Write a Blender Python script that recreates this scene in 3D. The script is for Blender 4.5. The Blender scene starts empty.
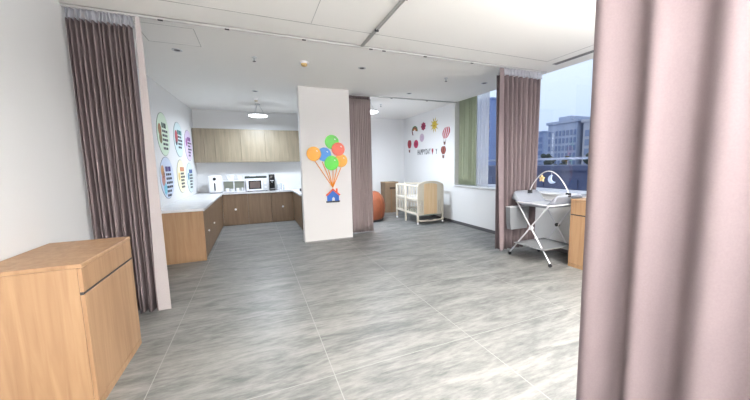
import bpy, bmesh, math, random
from mathutils import Vector, Matrix
random.seed(7)
S = bpy.context.scene
C = S.collection
# ------------------------------------------------------------------ camera
F_PX, CX, CY = 307.557, 384.81, 200.39
PITCH, YAW, ROLL = math.radians(6.578), math.radians(-22.897), math.radians(-0.985)
EYE = 1.5
c, s = math.cos(YAW), math.sin(YAW)
cp, sp = math.cos(PITCH), math.sin(PITCH)
R0 = Vector((c, s, 0)); FL = Vector((-s, c, 0)); ZU = Vector((0, 0, 1))
FW = FL * cp - ZU * sp; U0 = ZU * cp + FL * sp
RR = R0 * math.cos(ROLL) + U0 * math.sin(ROLL)
UU = -R0 * math.sin(ROLL) + U0 * math.cos(ROLL)
cam_d = bpy.data.cameras.new('camera'); cam = bpy.data.objects.new('camera', cam_d); C.objects.link(cam)
m = Matrix((RR, UU, -FW)).transposed().to_4x4(); m.translation = (0, 0, EYE); cam.matrix_world = m
cam_d.sensor_fit = 'HORIZONTAL'; cam_d.sensor_width = 36; cam_d.lens = F_PX / 750 * 36
cam_d.shift_x = -(CX - 375) / 750; cam_d.shift_y = (CY - 200) / 750
cam_d.clip_start = 0.02; cam_d.clip_end = 500
S.camera = cam
# ------------------------------------------------------------------ world, light, exposure
w = bpy.data.worlds.new('sky'); S.world = w; w.use_nodes = True
nt = w.node_tree; nt.nodes.clear()
g = nt.nodes.new('ShaderNodeTexCoord'); sx = nt.nodes.new('ShaderNodeSeparateXYZ')
nt.links.new(g.outputs['Generated'], sx.inputs[0])
cr = nt.nodes.new('ShaderNodeValToRGB'); nt.links.new(sx.outputs['Z'], cr.inputs[0])
cr.color_ramp.elements[0].position = 0.0; cr.color_ramp.elements[0].color = (0.46, 0.58, 0.82, 1)
cr.color_ramp.elements[1].position = 0.32; cr.color_ramp.elements[1].color = (0.80, 0.90, 1.0, 1)
e_ = cr.color_ramp.elements.new(0.14); e_.color = (0.58, 0.71, 0.93, 1)
bg = nt.nodes.new('ShaderNodeBackground'); bg.inputs['Strength'].default_value = 0.88
nt.links.new(cr.outputs[0], bg.inputs[0])
wo = nt.nodes.new('ShaderNodeOutputWorld'); nt.links.new(bg.outputs[0], wo.inputs[0])
S.view_settings.view_transform = 'Standard'; S.view_settings.look = 'None'
S.view_settings.exposure = 0.6; S.view_settings.gamma = 1.0; S.view_settings.use_curve_mapping = False
FILL_LAMPS = [(0.5, -0.3), (3.0, 0.7), (0.2, -2.0), (3.0, -1.2)]      # unseen lamps added out of view to fill the room and ceiling
FILL_W, FILL_UP, KITCHEN_W, ALCOVE_W = (38, 94, 25, 68), 145, 52, 78
FILL_COL, COOL_COL = (1.0, 0.98, 0.96), (0.78, 0.88, 1.0)

# ------------------------------------------------------------------ helpers
H = 2.983
WX, BACK, LEFT = 4.639, 9.28, -1.5

def lin(v):
    return tuple(((x / 255) / 12.92 if x / 255 <= 0.04045 else ((x / 255 + 0.055) / 1.055) ** 2.4) for x in v) + (1,)

def mat(name, rgb, rough=0.6, metal=0.0, noise=0.0, scale=8, stretch=(1, 1, 1), bump=0.0, emit=0, coat=0.0):
    m = bpy.data.materials.new(name); m.use_nodes = True
    n = m.node_tree; b = n.nodes['Principled BSDF']
    col = lin(rgb)
    b.inputs['Base Color'].default_value = col
    b.inputs['Roughness'].default_value = rough; b.inputs['Metallic'].default_value = metal
    if coat: b.inputs['Coat Weight'].default_value = coat
    if emit:
        b.inputs['Emission Color'].default_value = col; b.inputs['Emission Strength'].default_value = emit
    if noise or bump:
        tc = n.nodes.new('ShaderNodeTexCoord'); mp = n.nodes.new('ShaderNodeMapping')
        mp.inputs['Scale'].default_value = stretch
        n.links.new(tc.outputs['Object'], mp.inputs[0])
        nz = n.nodes.new('ShaderNodeTexNoise'); nz.inputs['Scale'].default_value = scale; nz.inputs['Detail'].default_value = 5
        n.links.new(mp.outputs[0], nz.inputs[0])
        if noise:
            r = n.nodes.new('ShaderNodeValToRGB')
            r.color_ramp.elements[0].position = 0.3; r.color_ramp.elements[1].position = 0.7
            r.color_ramp.elements[0].color = tuple(x * (1 - noise) for x in col[:3]) + (1,)
            r.color_ramp.elements[1].color = tuple(min(1, x * (1 + noise)) for x in col[:3]) + (1,)
            n.links.new(nz.outputs['Fac'], r.inputs[0]); n.links.new(r.outputs[0], b.inputs['Base Color'])
        if bump:
            bp = n.nodes.new('ShaderNodeBump'); bp.inputs['Strength'].default_value = bump; bp.inputs['Distance'].default_value = 0.01
            n.links.new(nz.outputs['Fac'], bp.inputs['Height']); n.links.new(bp.outputs[0], b.inputs['Normal'])
    return m

def see_through(name, rgb, alpha, rough=0.5, glossy=False):
    m = bpy.data.materials.new(name); m.use_nodes = True
    n = m.node_tree; n.nodes.clear()
    o = n.nodes.new('ShaderNodeOutputMaterial'); mx = n.nodes.new('ShaderNodeMixShader')
    t = n.nodes.new('ShaderNodeBsdfTransparent')
    if glossy:
        a = n.nodes.new('ShaderNodeBsdfGlossy'); a.inputs['Roughness'].default_value = rough
        t.inputs[0].default_value = lin(rgb)
    else:
        a = n.nodes.new('ShaderNodeBsdfDiffuse'); a.inputs[0].default_value = lin(rgb)
        tl = n.nodes.new('ShaderNodeBsdfTranslucent'); tl.inputs[0].default_value = lin(rgb)
        m2 = n.nodes.new('ShaderNodeMixShader'); m2.inputs[0].default_value = 0.5
        n.links.new(a.outputs[0], m2.inputs[1]); n.links.new(tl.outputs[0], m2.inputs[2]); a = m2
    mx.inputs[0].default_value = alpha
    n.links.new(t.outputs[0], mx.inputs[1]); n.links.new(a.outputs[0], mx.inputs[2]); n.links.new(mx.outputs[0], o.inputs[0])
    return m

def BM(): return bmesh.new()

def box(bm, x0, x1, y0, y1, z0, z1, bev=0.0, seg=2):
    t = bmesh.new(); bmesh.ops.create_cube(t, size=1)
    for v in t.verts: v.co = ((x0 + x1) / 2 + v.co.x * (x1 - x0), (y0 + y1) / 2 + v.co.y * (y1 - y0), (z0 + z1) / 2 + v.co.z * (z1 - z0))
    if bev: bmesh.ops.bevel(t, geom=t.edges[:], offset=bev, segments=seg, affect='EDGES', profile=0.6)
    merge(bm, t); return bm

def merge(bm, t, M=None):
    if M is not None: bmesh.ops.transform(t, matrix=M, verts=t.verts)
    me = bpy.data.meshes.new('tmp'); t.to_mesh(me); t.free(); bm.from_mesh(me); bpy.data.meshes.remove(me)

def tube(bm, pts, r, n=10, closed=False):
    pts = [Vector(p) for p in pts]; rings = []
    L = len(pts); up = None
    for i, p in enumerate(pts):
        if closed: d = (pts[(i + 1) % L] - pts[i - 1]).normalized()
        else: d = (pts[min(i + 1, L - 1)] - pts[max(i - 1, 0)]).normalized()
        if up is None:
            up = Vector((0, 0, 1)) if abs(d.z) < 0.9 else Vector((1, 0, 0))
        a = d.cross(up).normalized(); b = a.cross(d).normalized(); up = b
        rr = r[i] if isinstance(r, (list, tuple)) else r
        rings.append([bm.verts.new(p + (a * math.cos(2 * math.pi * k / n) + b * math.sin(2 * math.pi * k / n)) * rr) for k in range(n)])
    for i in range(L if closed else L - 1):
        A, B = rings[i], rings[(i + 1) % L]
        for k in range(n): bm.faces.new((A[k], A[(k + 1) % n], B[(k + 1) % n], B[k]))
    if not closed:
        bm.faces.new(rings[0][::-1]); bm.faces.new(rings[-1])
    return bm

def lathe(bm, prof, cen=(0, 0, 0), n=28, axis='z'):
    rings = []
    for r, h in prof:
        ring = []
        for k in range(n):
            a = 2 * math.pi * k / n; x, y = max(r, 1e-4) * math.cos(a), max(r, 1e-4) * math.sin(a)
            p = {'z': (x, y, h), 'x': (h, x, y), 'y': (x, h, y)}[axis]
            ring.append(bm.verts.new(Vector(p) + Vector(cen)))
        rings.append(ring)
    for A, B in zip(rings, rings[1:]):
        for k in range(n): bm.faces.new((A[k], A[(k + 1) % n], B[(k + 1) % n], B[k]))
    bm.faces.new(rings[0][::-1]); bm.faces.new(rings[-1])
    return bm

def prism(bm, pts, axis, d0, d1):
    """outline pts (u,v) extruded along axis: x -> (d,u,v), y -> (u,d,v), z -> (u,v,d)"""
    f = {'x': lambda u, v, d: (d, u, v), 'y': lambda u, v, d: (u, d, v), 'z': lambda u, v, d: (u, v, d)}[axis]
    A = [bm.verts.new(f(u, v, d0)) for u, v in pts]; B = [bm.verts.new(f(u, v, d1)) for u, v in pts]
    bm.faces.new(A); bm.faces.new(B[::-1]); n = len(pts)
    for i in range(n): bm.faces.new((A[i], B[i], B[(i + 1) % n], A[(i + 1) % n]))
    return bm

def ell(cu, cv, ru, rv, n=28, a0=0.0, a1=2 * math.pi):
    full = abs(a1 - a0 - 2 * math.pi) < 1e-6
    k = n if full else n - 1
    return [(cu + ru * math.cos(a0 + (a1 - a0) * i / k), cv + rv * math.sin(a0 + (a1 - a0) * i / k)) for i in range(n)]

def wloc(p):
    v = Vector((0, 0, 0))
    while p is not None: v += p.location; p = p.parent
    return v

def obj(name, bm, material, parent=None, smooth=False, angle=35, keep=False):
    bmesh.ops.recalc_face_normals(bm, faces=bm.faces)
    me = bpy.data.meshes.new(name)
    off = wloc(parent) if parent is not None else Vector((0, 0, 0))
    if parent is None and not keep:
        xs = [v.co for v in bm.verts]
        off = Vector(((min(v.x for v in xs) + max(v.x for v in xs)) / 2, (min(v.y for v in xs) + max(v.y for v in xs)) / 2, min(v.z for v in xs)))
    for v in bm.verts: v.co -= off
    if smooth:
        for f in bm.faces: f.smooth = True
        la = math.radians(angle)
        for e in bm.edges:
            if len(e.link_faces) == 2 and e.calc_face_angle(0) > la: e.smooth = False
    bm.to_mesh(me); bm.free()
    me.materials.append(material)
    o = bpy.data.objects.new(name, me); C.objects.link(o)
    if parent is not None: o.parent = parent
    else: o.location = off
    return o

def tag(o, label, cat, group=None, kind=None):
    o['label'] = label; o['category'] = cat
    if group: o['group'] = group
    if kind: o['kind'] = kind
    return o

def thing(name, label, cat, loc, group=None):
    o = bpy.data.objects.new(name, None); C.objects.link(o); o.location = loc; o.empty_display_size = 0.1
    return tag(o, label, cat, group)

def struct(name, bm, material, parent=None, smooth=False, keep=False):
    o = obj(name, bm, material, parent, smooth, keep=keep)
    if parent is None: o['kind'] = 'structure'
    return o

def copy_tree(o, parent=None):
    k = o.copy(); C.objects.link(k); k.parent = parent
    for ch in list(o.children): copy_tree(ch, k)
    return k

# ------------------------------------------------------------------ materials
M_wall = mat('white_paint', (222, 222, 222), 0.85, bump=0.02, scale=60)
M_column = mat('warm_white_paint', (234, 231, 230), 0.8, bump=0.02, scale=60)
M_ceil = mat('ceiling_paint', (241, 239, 235), 0.9)
M_seam = mat('ceiling_joint', (176, 174, 171), 0.9)
M_track = mat('track_metal', (196, 195, 194), 0.4, 0.2)
M_dark = mat('dark_plastic', (42, 42, 46), 0.5)
M_black = mat('black_gloss', (22, 22, 26), 0.2)
M_white = mat('white_plastic', (232, 232, 236), 0.35)
M_wmetal = mat('white_metal', (225, 226, 230), 0.3, 0.2)
M_frame = mat('window_metal', (190, 198, 214), 0.4, 0.3)
M_base = mat('skirting_grey', (92, 90, 92), 0.4)
M_marble = mat('white_quartz', (226, 226, 228), 0.25, noise=0.04, scale=5)
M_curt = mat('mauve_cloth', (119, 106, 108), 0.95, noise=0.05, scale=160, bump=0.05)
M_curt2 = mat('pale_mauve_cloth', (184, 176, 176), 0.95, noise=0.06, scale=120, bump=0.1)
M_curt3 = mat('light_mauve_cloth', (168, 154, 153), 0.95, noise=0.05, scale=160, bump=0.05)
M_green = see_through('sage_cloth', (208, 212, 190), 1.0)
M_sheer = see_through('sheer_voile', (250, 250, 252), 0.42)
M_net = see_through('curtain_netting', (215, 215, 222), 0.62)
M_glass = see_through('window_glass', (252, 253, 255), 0.05, 0.02, glossy=True)
M_steel = mat('brushed_steel', (170, 172, 176), 0.3, 0.9)
M_lampw = mat('lamp_glow', (250, 252, 255), 0.5, emit=5.0)
M_lampo = mat('lamp_rim', (200, 202, 205), 0.4)

def wood(name, a, b, rough=0.45, scale=1.0):
    m = bpy.data.materials.new(name); m.use_nodes = True
    n = m.node_tree; p = n.nodes['Principled BSDF']; p.inputs['Roughness'].default_value = rough
    tc = n.nodes.new('ShaderNodeTexCoord'); mp = n.nodes.new('ShaderNodeMapping'); mp.inputs['Scale'].default_value = (14 * scale, 14 * scale, 0.9)
    n.links.new(tc.outputs['Object'], mp.inputs[0])
    z = n.nodes.new('ShaderNodeTexNoise'); z.inputs['Scale'].default_value = 1.6; z.inputs['Detail'].default_value = 6; z.inputs['Distortion'].default_value = 0.6
    n.links.new(mp.outputs[0], z.inputs[0])
    r = n.nodes.new('ShaderNodeValToRGB'); r.color_ramp.elements[0].position = 0.32; r.color_ramp.elements[1].position = 0.68
    r.color_ramp.elements[0].color = lin(a); r.color_ramp.elements[1].color = lin(b)
    n.links.new(z.outputs['Fac'], r.inputs[0]); n.links.new(r.outputs[0], p.inputs['Base Color'])
    return m
M_wood = wood('oak_laminate', (148, 114, 84), (168, 135, 102))
M_wood_d = wood('shaded_oak_laminate', (104, 83, 63), (124, 101, 78))  # same wood as the end panel, with the base cabinets' shade in its colour
M_wood_u = wood('pale_oak_laminate', (122, 111, 92), (144, 132, 111))
M_wood_edge = mat('oak_edging', (176, 138, 102), 0.5)
M_wood_c = wood('birch_laminate', (222, 190, 146), (232, 204, 164))
M_crib = mat('ivory_lacquer', (214, 206, 190), 0.4)

# floor: grey stone tile with streaks and thin pale joints
M_floor = bpy.data.materials.new('grey_stone_tile'); M_floor.use_nodes = True
n = M_floor.node_tree; p = n.nodes['Principled BSDF']; p.inputs['Roughness'].default_value = 0.42
ge = n.nodes.new('ShaderNodeNewGeometry')
mp = n.nodes.new('ShaderNodeMapping'); mp.inputs['Rotation'].default_value = (0, 0, math.radians(-28)); mp.inputs['Scale'].default_value = (0.8, 3.6, 1)
n.links.new(ge.outputs['Position'], mp.inputs[0])
nz = n.nodes.new('ShaderNodeTexNoise'); nz.inputs['Scale'].default_value = 1.5; nz.inputs['Detail'].default_value = 8; nz.inputs['Roughness'].default_value = 0.62; nz.inputs['Distortion'].default_value = 1.1
n.links.new(mp.outputs[0], nz.inputs[0])
r = n.nodes.new('ShaderNodeValToRGB'); els = r.color_ramp.elements
els[0].position = 0.40; els[0].color = lin((90, 91, 90)); els[1].position = 0.62; els[1].color = lin((142, 140, 136))
e_ = els.new(0.5); e_.color = lin((117, 117, 115))
nf = n.nodes.new('ShaderNodeTexNoise'); nf.inputs['Scale'].default_value = 9; nf.inputs['Detail'].default_value = 8; nf.inputs['Roughness'].default_value = 0.7
n.links.new(mp.outputs[0], nf.inputs[0])
mf = n.nodes.new('ShaderNodeMix'); mf.data_type = 'FLOAT'; mf.inputs[0].default_value = 0.45
n.links.new(nz.outputs['Fac'], mf.inputs[2]); n.links.new(nf.outputs['Fac'], mf.inputs[3]); n.links.new(mf.outputs[0], r.inputs[0])
mp2 = n.nodes.new('ShaderNodeMapping'); mp2.inputs['Location'].default_value = (0.75, 0.35, 0)
n.links.new(ge.outputs['Position'], mp2.inputs[0])
br = n.nodes.new('ShaderNodeTexBrick'); br.offset = 0.0; br.inputs['Scale'].default_value = 1.0
br.inputs['Brick Width'].default_value = 1.2; br.inputs['Row Height'].default_value = 1.2; br.inputs['Mortar Size'].default_value = 0.0035; br.inputs['Mortar Smooth'].default_value = 0.2
n.links.new(mp2.outputs[0], br.inputs[0])
mx = n.nodes.new('ShaderNodeMix'); mx.data_type = 'RGBA'
n.links.new(br.outputs['Fac'], mx.inputs[0]); n.links.new(r.outputs[0], mx.inputs[6]); mx.inputs[7].default_value = lin((146, 145, 142))
n.links.new(mx.outputs[2], p.inputs['Base Color'])

# ------------------------------------------------------------------ room shell
struct('floor', box(BM(), LEFT - .2, 5.1, -3.2, BACK + .2, -0.1, 0), M_floor)
struct('ceiling', box(BM(), LEFT - .2, WX, -3.2, BACK + .2, H, H + .36), M_ceil)
struct('ceiling_window_pocket', box(BM(), WX, 5.1, -3.2, BACK + .2, H + .36, H + .42), M_ceil)
WK = .145 / 3.78                                                     # the kitchen part of the left wall runs slightly inward
def wall_x(y): return LEFT + max(0, y - 5.5) * WK
struct('wall_left', prism(BM(), [(LEFT - .2, -3.2), (LEFT, -3.2), (LEFT, 5.5), (wall_x(BACK), BACK), (wall_x(BACK), BACK + .2), (LEFT - .2, BACK + .2)], 'z', 0, H), M_wall)
struct('wall_back', box(BM(), wall_x(BACK), WX, BACK, BACK + .2, 0, H), M_wall)
struct('wall_front', box(BM(), LEFT, WX, -3.2, -3.0, 0, H), M_wall)
struct('wall_right_alcove', box(BM(), WX, 5.1, 6.46, BACK + .2, 0, H + .36), M_wall)
struct('wall_right_below_window', box(BM(), WX, 5.0, -0.5, 6.46, 0, 0.945), M_wall)
struct('wall_right_entrance', box(BM(), WX, 5.1, -3.2, -0.5, 0, H + .36), M_wall)
struct('wall_partition', box(BM(), 1.62, 1.823, 6.25, BACK, 0, H), M_wall)
struct('wall_column', box(BM(), .846, 1.823, 6.053, 6.25, 0, H, .006, 1), M_column)
struct('trim_window_sill', box(BM(), 4.60, 4.99, -0.5, 6.46, 0.945, 0.975, .006), M_marble)
struct('baseboard_right', box(BM(), WX - .012, WX, -0.5, BACK, 0, .07), M_base)
struct('baseboard_back', box(BM(), 1.823, WX - .012, BACK - .012, BACK, 0, .07), M_base)
struct('baseboard_column', box(BM(), .846, 1.823, 6.041, 6.053, 0, .022), mat('column_bead', (150, 150, 150), .4))
struct('baseboard_left', box(BM(), LEFT, LEFT + .012, -3.0, 5.6, 0, .07), M_base)
# windows: a long ribbon glazed behind the sill
def window(name, y0, y1, mull):
    X0, X1, z0, z1 = 4.88, 4.94, .975, H + .36
    b = BM()
    box(b, X0, X1, y0, y1, z0, z0 + .05); box(b, X0, X1, y0, y1, z1 - .05, z1)
    box(b, X0, X1, y0, y0 + .05, z0, z1); box(b, X0, X1, y1 - .05, y1, z0, z1)
    for yy in mull: box(b, X0, X1, yy - .03, yy + .03, z0, z1)
    o = struct(name, b, M_frame)
    t = obj('transom', box(BM(), X0 - .01, X1 + .01, y0, y1, 1.535, 1.575, .004), mat('transom_metal', (150, 164, 196), .4), o)
    gl = obj('pane', box(BM(), 4.905, 4.912, y0 + .04, y1 - .04, z0 + .04, z1 - .04), M_glass, o)
    return o
window('window_1', 4.6, 6.44, [])
window('window_2', -0.45, 4.6, [2.2])
# thin ceiling joints, access panel and the sloping grille beside the window
struct('trim_1', box(BM(), LEFT, 4.109, 3.434, 3.443, H - .0015, H + .001), M_seam)
struct('trim_2', box(BM(), 4.104, 4.113, -3.0, 3.443, H - .0015, H + .001), M_seam)
struct('trim_3', box(BM(), .642, .648, 2.0, 3.434, H - .0012, H + .001), mat('faint_joint', (190, 189, 187), .9))
b = BM()
for (a0, a1, b0, b1) in ((-1.036, -.50, 4.53, 4.536), (-1.036, -1.03, 4.0, 4.536), (-.506, -.50, 4.0, 4.536), (-1.036, -.50, 4.0, 4.006)):
    box(b, a0, a1, b0, b1, H - .0015, H + .001)
struct('trim_4', b, M_seam)

# ------------------------------------------------------------------ ceiling fittings
tk = 'straight grey curtain rails fixed under the ceiling'
def rail(name, label, x0, x1, y0, y1, brackets):
    o = thing(name, label, 'curtain rail', ((x0 + x1) / 2, (y0 + y1) / 2, H - .022), tk)
    b = BM(); alongx = (x1 - x0) > (y1 - y0)
    if alongx:
        box(b, x0, x1, y0, y0 + .007, H - .022, H); box(b, x0, x1, y1 - .007, y1, H - .022, H); box(b, x0, x1, y0, y1, H - .006, H)
    else:
        box(b, x0, x0 + .007, y0, y1, H - .022, H); box(b, x1 - .007, x1, y0, y1, H - .022, H); box(b, x0, x1, y0, y1, H - .006, H)
    obj('rail_channel', b, M_track, o)
    for (bx, by) in brackets:
        obj('bracket', box(BM(), bx - .022, bx + .022, by - .012, by + .012, H - .03, H - .006, .004), M_dark, o)
    return o
rail('curtain_rail', 'long grey curtain rail crossing the ceiling from left curtain to window', LEFT, 4.55, 3.808, 3.836,
     [(x, 3.822) for x in (-.76, -.17, .63, 1.46, 1.64, 2.25, 3.04)])
rail('curtain_rail', 'short grey curtain rail running toward the viewer from the long rail', 1.318, 1.346, -2.6, 3.80, [(1.332, y) for y in (3.3, 2.6, 1.7)])
rail('curtain_rail', 'grey curtain rail across the opening of the crib alcove', 1.83, WX, 6.372, 6.398, [(x, 6.385) for x in (2.9, 3.8)])

dl = 'small recessed ceiling downlights, unlit'
def downlight(x, y, label):
    o = thing('recessed_downlight', label, 'downlight', (x, y, H), dl)
    obj('trim_ring', lathe(BM(), [(.036, H + .001), (.036, H - .004), (.058, H - .006), (.06, H - .001), (.058, H + .001)], (x, y, 0), 24), M_lampo, o, True)
    obj('reflector', lathe(BM(), [(.037, H - .004), (.02, H - .002), (.001, H - .0015)], (x, y, 0), 20), M_dark, o, True)
downlight(-.797, 4.757, 'dark recessed downlight in the ceiling beside the access panel at left')
downlight(1.625, 4.656, 'dark recessed downlight in the ceiling in front of the balloon column')
downlight(4.05, 4.733, 'dark recessed downlight in the ceiling nearest the window curtain')
downlight(.118, 6.725, 'dark recessed downlight at the entrance of the kitchen')
downlight(3.10, 5.93, 'dark recessed downlight just before the crib alcove rail')
def sprinkler(x, y, label):
    o = thing('fire_sprinkler', label, 'sprinkler', (x, y, H), 'ceiling fire sprinklers')
    obj('escutcheon', lathe(BM(), [(.034, H + .001), (.034, H - .006), (.014, H - .016), (.001, H - .016)], (x, y, 0), 20), M_lampo, o, True)
    b = lathe(BM(), [(.009, H - .012), (.009, H - .05), (.005, H - .055)], (x, y, 0), 12)
    obj('nozzle', b, M_steel, o, True)
    obj('deflector', lathe(BM(), [(.006, H - .052), (.022, H - .056), (.022, H - .059), (.001, H - .06)], (x, y, 0), 16), M_dark, o, True)
sprinkler(.097, 4.699, 'small fire sprinkler on the ceiling left of the smoke detector')
sprinkler(3.175, 4.69, 'small fire sprinkler on the ceiling left of the window curtain')
sprinkler(2.98, 7.2, 'small fire sprinkler in the crib alcove above the round lamp')
def detector(x, y, r, label, dome):
    o = thing('smoke_detector', label, 'smoke detector', (x, y, H), 'ceiling smoke detectors')
    obj('mount', lathe(BM(), [(r, H + .001), (r, H - .018), (r * .9, H - .024), (r * .5, H - .024)], (x, y, 0), 28), M_white, o, True)
    obj('sensor_cap', lathe(BM(), [(r * .72, H - .02), (r * .68, H - .05), (r * .4, H - .06), (.001, H - .062)], (x, y, 0), 28), dome, o, True)
detector(.757, 4.677, .062, 'round amber-capped smoke detector on the ceiling before the column', mat('amber_cap', (205, 172, 118), .5))
detector(.141, 7.49, .05, 'small beige smoke detector before the kitchen ceiling lamp', mat('beige_cap', (196, 188, 170), .5))

def lamp(x, y, label, watts, col, zb=2.685, r=.215, up=0):
    o = thing('ceiling_lamp', label, 'ceiling lamp', (x, y, H), 'round white ceiling lamps')
    obj('ceiling_canopy', lathe(BM(), [(.06, H + .001), (.06, H - .02), (.02, H - .03), (.001, H - .03)], (x, y, 0), 20), M_lampo, o, True)
    for k in range(3):
        a = k * 2.094 + .15; b = BM(); tube(b, [(x + .03 * math.cos(a), y + .03 * math.sin(a), H - .02), (x + r * .7 * math.cos(a), y + r * .7 * math.sin(a), zb + .062)], .005, 6); obj('suspension_wire', b, M_lampo, o)
    obj('lamp_pan', lathe(BM(), [(.04, zb + .068), (r * .93, zb + .064), (r, zb + .05), (r, zb + .03)], (x, y, 0), 40), mat('lamp_pan_grey', (150, 152, 156), .4), o, True)
    obj('diffuser', lathe(BM(), [(r * .99, zb + .034), (r * .97, zb + .016), (r * .8, zb + .004), (.001, zb)], (x, y, 0), 40), M_lampw, o, True)
    L = bpy.data.lights.new('lamp_light', 'AREA'); L.shape = 'DISK'; L.size = r * 2; L.energy = watts; L.color = col[:3]
    q = bpy.data.objects.new('lamp_light', L); C.objects.link(q); q.parent = o; q.location = (0, 0, zb - .006 - H)
    if up:  # upward light, only in the added lamps, to brighten the ceiling
        L = bpy.data.lights.new('uplight', 'AREA'); L.shape = 'DISK'; L.size = r * 1.8; L.energy = up; L.color = col[:3]
        q = bpy.data.objects.new('uplight', L); C.objects.link(q); q.parent = o; q.location = (0, 0, zb + .075 - H); q.rotation_euler.x = math.pi
    return o
lamp(.175, 8.05, 'round white lit ceiling lamp in the kitchen above the wall cabinets', KITCHEN_W, COOL_COL)
lamp(2.50, 6.78, 'round white lit ceiling lamp in the crib alcove, half behind the curtain', ALCOVE_W, COOL_COL)
for i, (x, y) in enumerate(FILL_LAMPS):
    lamp(x, y, ['added round fill lamp, unseen, over the nearer left of the room', 'added round fill lamp, unseen, over the nearer right of the room',
                'added round fill lamp, unseen, at the far left behind the viewer', 'added round fill lamp, unseen, at the far right behind the viewer'][i], FILL_W[i], FILL_COL, H - .62, .3, FILL_UP)
# slot diffuser by the window
o = thing('air_diffuser', 'long dark slotted air diffuser in the ceiling along the window', 'air vent', (4.33, 2.4, H))
obj('vent_frame', box(BM(), 4.285, 4.375, 1.3, 3.5, H - .004, H + .001), mat('vent_grey', (160, 160, 160), .6), o)
for k in range(3):
    obj('slot', box(BM(), 4.298 + k * .026, 4.312 + k * .026, 1.32, 3.48, H - .005, H - .003), mat('vent_dark', (95, 93, 93), .7), o)

# ------------------------------------------------------------------ curtains
def cloth(P0, P1, folds, amp, z0, z1, flare=0.0, seed=1, sharp=.8, rows=12, flat_end=0.0, side=1, wob=.25, drift=(0, 0)):
    rnd = random.Random(seed); bm = bmesh.new()
    P0, P1 = Vector((P0[0], P0[1], 0)), Vector((P1[0], P1[1], 0)); d = P1 - P0; L = d.length; d.normalize()
    nn = Vector((-d.y, d.x, 0)) * side
    jit = [rnd.uniform(-wob, wob) for _ in range(folds + 3)]; am = [rnd.uniform(1 - wob, 1 + wob) for _ in range(folds + 3)]
    N = folds * 14; grid = []
    for j in range(rows + 1):
        v = j / rows; z = z1 + (z0 - z1) * v; row = []
        for i in range(N + 1):
            t = i / N; q = t * folds; k = int(q); fr = q - k
            ph = 2 * math.pi * (q + (jit[k] * (1 - fr) + jit[k + 1] * fr))
            w = math.sin(ph); w = math.copysign(abs(w) ** sharp, w)
            a = amp * (am[k] * (1 - fr) + am[k + 1] * fr) * (.8 + .35 * v)
            if flat_end and t > 1 - flat_end: a *= .15
            u = t * L + (t - .5) * flare * v + .012 * v * math.sin(3.1 * q + seed)
            pos = P0 + d * u + nn * (w * a) + Vector((drift[0] * v, drift[1] * v, 0))
            row.append(bm.verts.new((pos.x, pos.y, z)))
        grid.append(row)
    for j in range(rows):
        for i in range(N): bm.faces.new((grid[j][i], grid[j][i + 1], grid[j + 1][i + 1], grid[j + 1][i]))
    return bm
def solid(o, th=.003):
    md = o.modifiers.new('solid', 'SOLIDIFY'); md.thickness = th; md.offset = 0
    return o
cg = 'mauve brown pleated privacy curtains'
# left curtain on the long rail, gathered by the left wall
o = thing('curtain', 'dark mauve pleated curtain with net top beside the left cabinet', 'curtain', (-1.2, 3.822, .02), cg)
solid(obj('curtain_fabric', cloth((-1.47, 3.822), (-1.0, 3.822), 12, .05, .02, 2.862, -.02, 3), M_curt, o, True, 180))
solid(obj('net_header', cloth((-1.47, 3.822), (-.99, 3.822), 12, .02, 2.855, 2.958, 0, 3, rows=3), M_net, o, True, 180))
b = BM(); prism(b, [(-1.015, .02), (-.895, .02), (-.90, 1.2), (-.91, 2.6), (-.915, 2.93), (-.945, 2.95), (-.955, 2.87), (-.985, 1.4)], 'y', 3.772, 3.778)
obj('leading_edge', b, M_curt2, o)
# window curtain, at the far end of the long rail
o = thing('curtain', 'mauve pleated curtain with net top hanging before the window', 'curtain', (3.9, 3.822, .06), cg)
solid(obj('curtain_fabric', cloth((3.56, 3.85), (4.44, 3.85), 9, .062, .08, 2.855, -.12, 5, drift=(.02, 0), wob=.15, sharp=.6), M_curt, o, True, 180))
solid(obj('net_header', cloth((3.56, 3.822), (4.44, 3.822), 13, .02, 2.85, 2.958, 0, 5, rows=3), M_net, o, True, 180))
b = BM(); prism(b, [(3.60, .08), (3.66, .08), (3.60, 2.86), (3.59, 2.93), (3.515, 2.93), (3.525, 1.5)], 'y', 3.762, 3.766)
obj('leading_edge', b, M_curt, o)
# alcove curtain beside the column
o = thing('curtain', 'mauve finely pleated curtain beside the white balloon column', 'curtain', (2.18, 6.385, .02), cg)
solid(obj('curtain_fabric', cloth((1.88, 6.385), (2.40, 6.385), 13, .02, .03, 2.90, .03, 8), M_curt3, o, True, 180))
solid(obj('gathered_header', cloth((1.88, 6.385), (2.39, 6.385), 13, .02, 2.895, 2.958, 0, 8, rows=2), M_curt, o, True, 180))
# foreground curtain on the rail toward the viewer
o = thing('curtain', 'large pale mauve curtain hanging close up at the right', 'curtain', (1.33, .5, .03), cg)
solid(obj('curtain_fabric', cloth((1.332, .90), (1.332, .13), 4, .042, .03, 2.955, -.06, 12, sharp=.9, rows=16, side=-1, wob=.04), M_curt, o, True, 180))
# window niche curtains
o = tag(solid(obj('window_curtain', cloth((4.775, 6.44), (4.775, 5.80), 7, .03, .985, 3.2, .02, 21), M_green, None, True, 180)),
        'sage green curtain gathered at the far end of the window', 'curtain')
o = tag(solid(obj('sheer_curtain', cloth((4.80, 5.83), (4.80, 5.43), 6, .022, .985, 3.2, .02, 23), M_sheer, None, True, 180), .001),
        'white sheer curtain hanging beside the sage green curtain', 'curtain')

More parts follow.
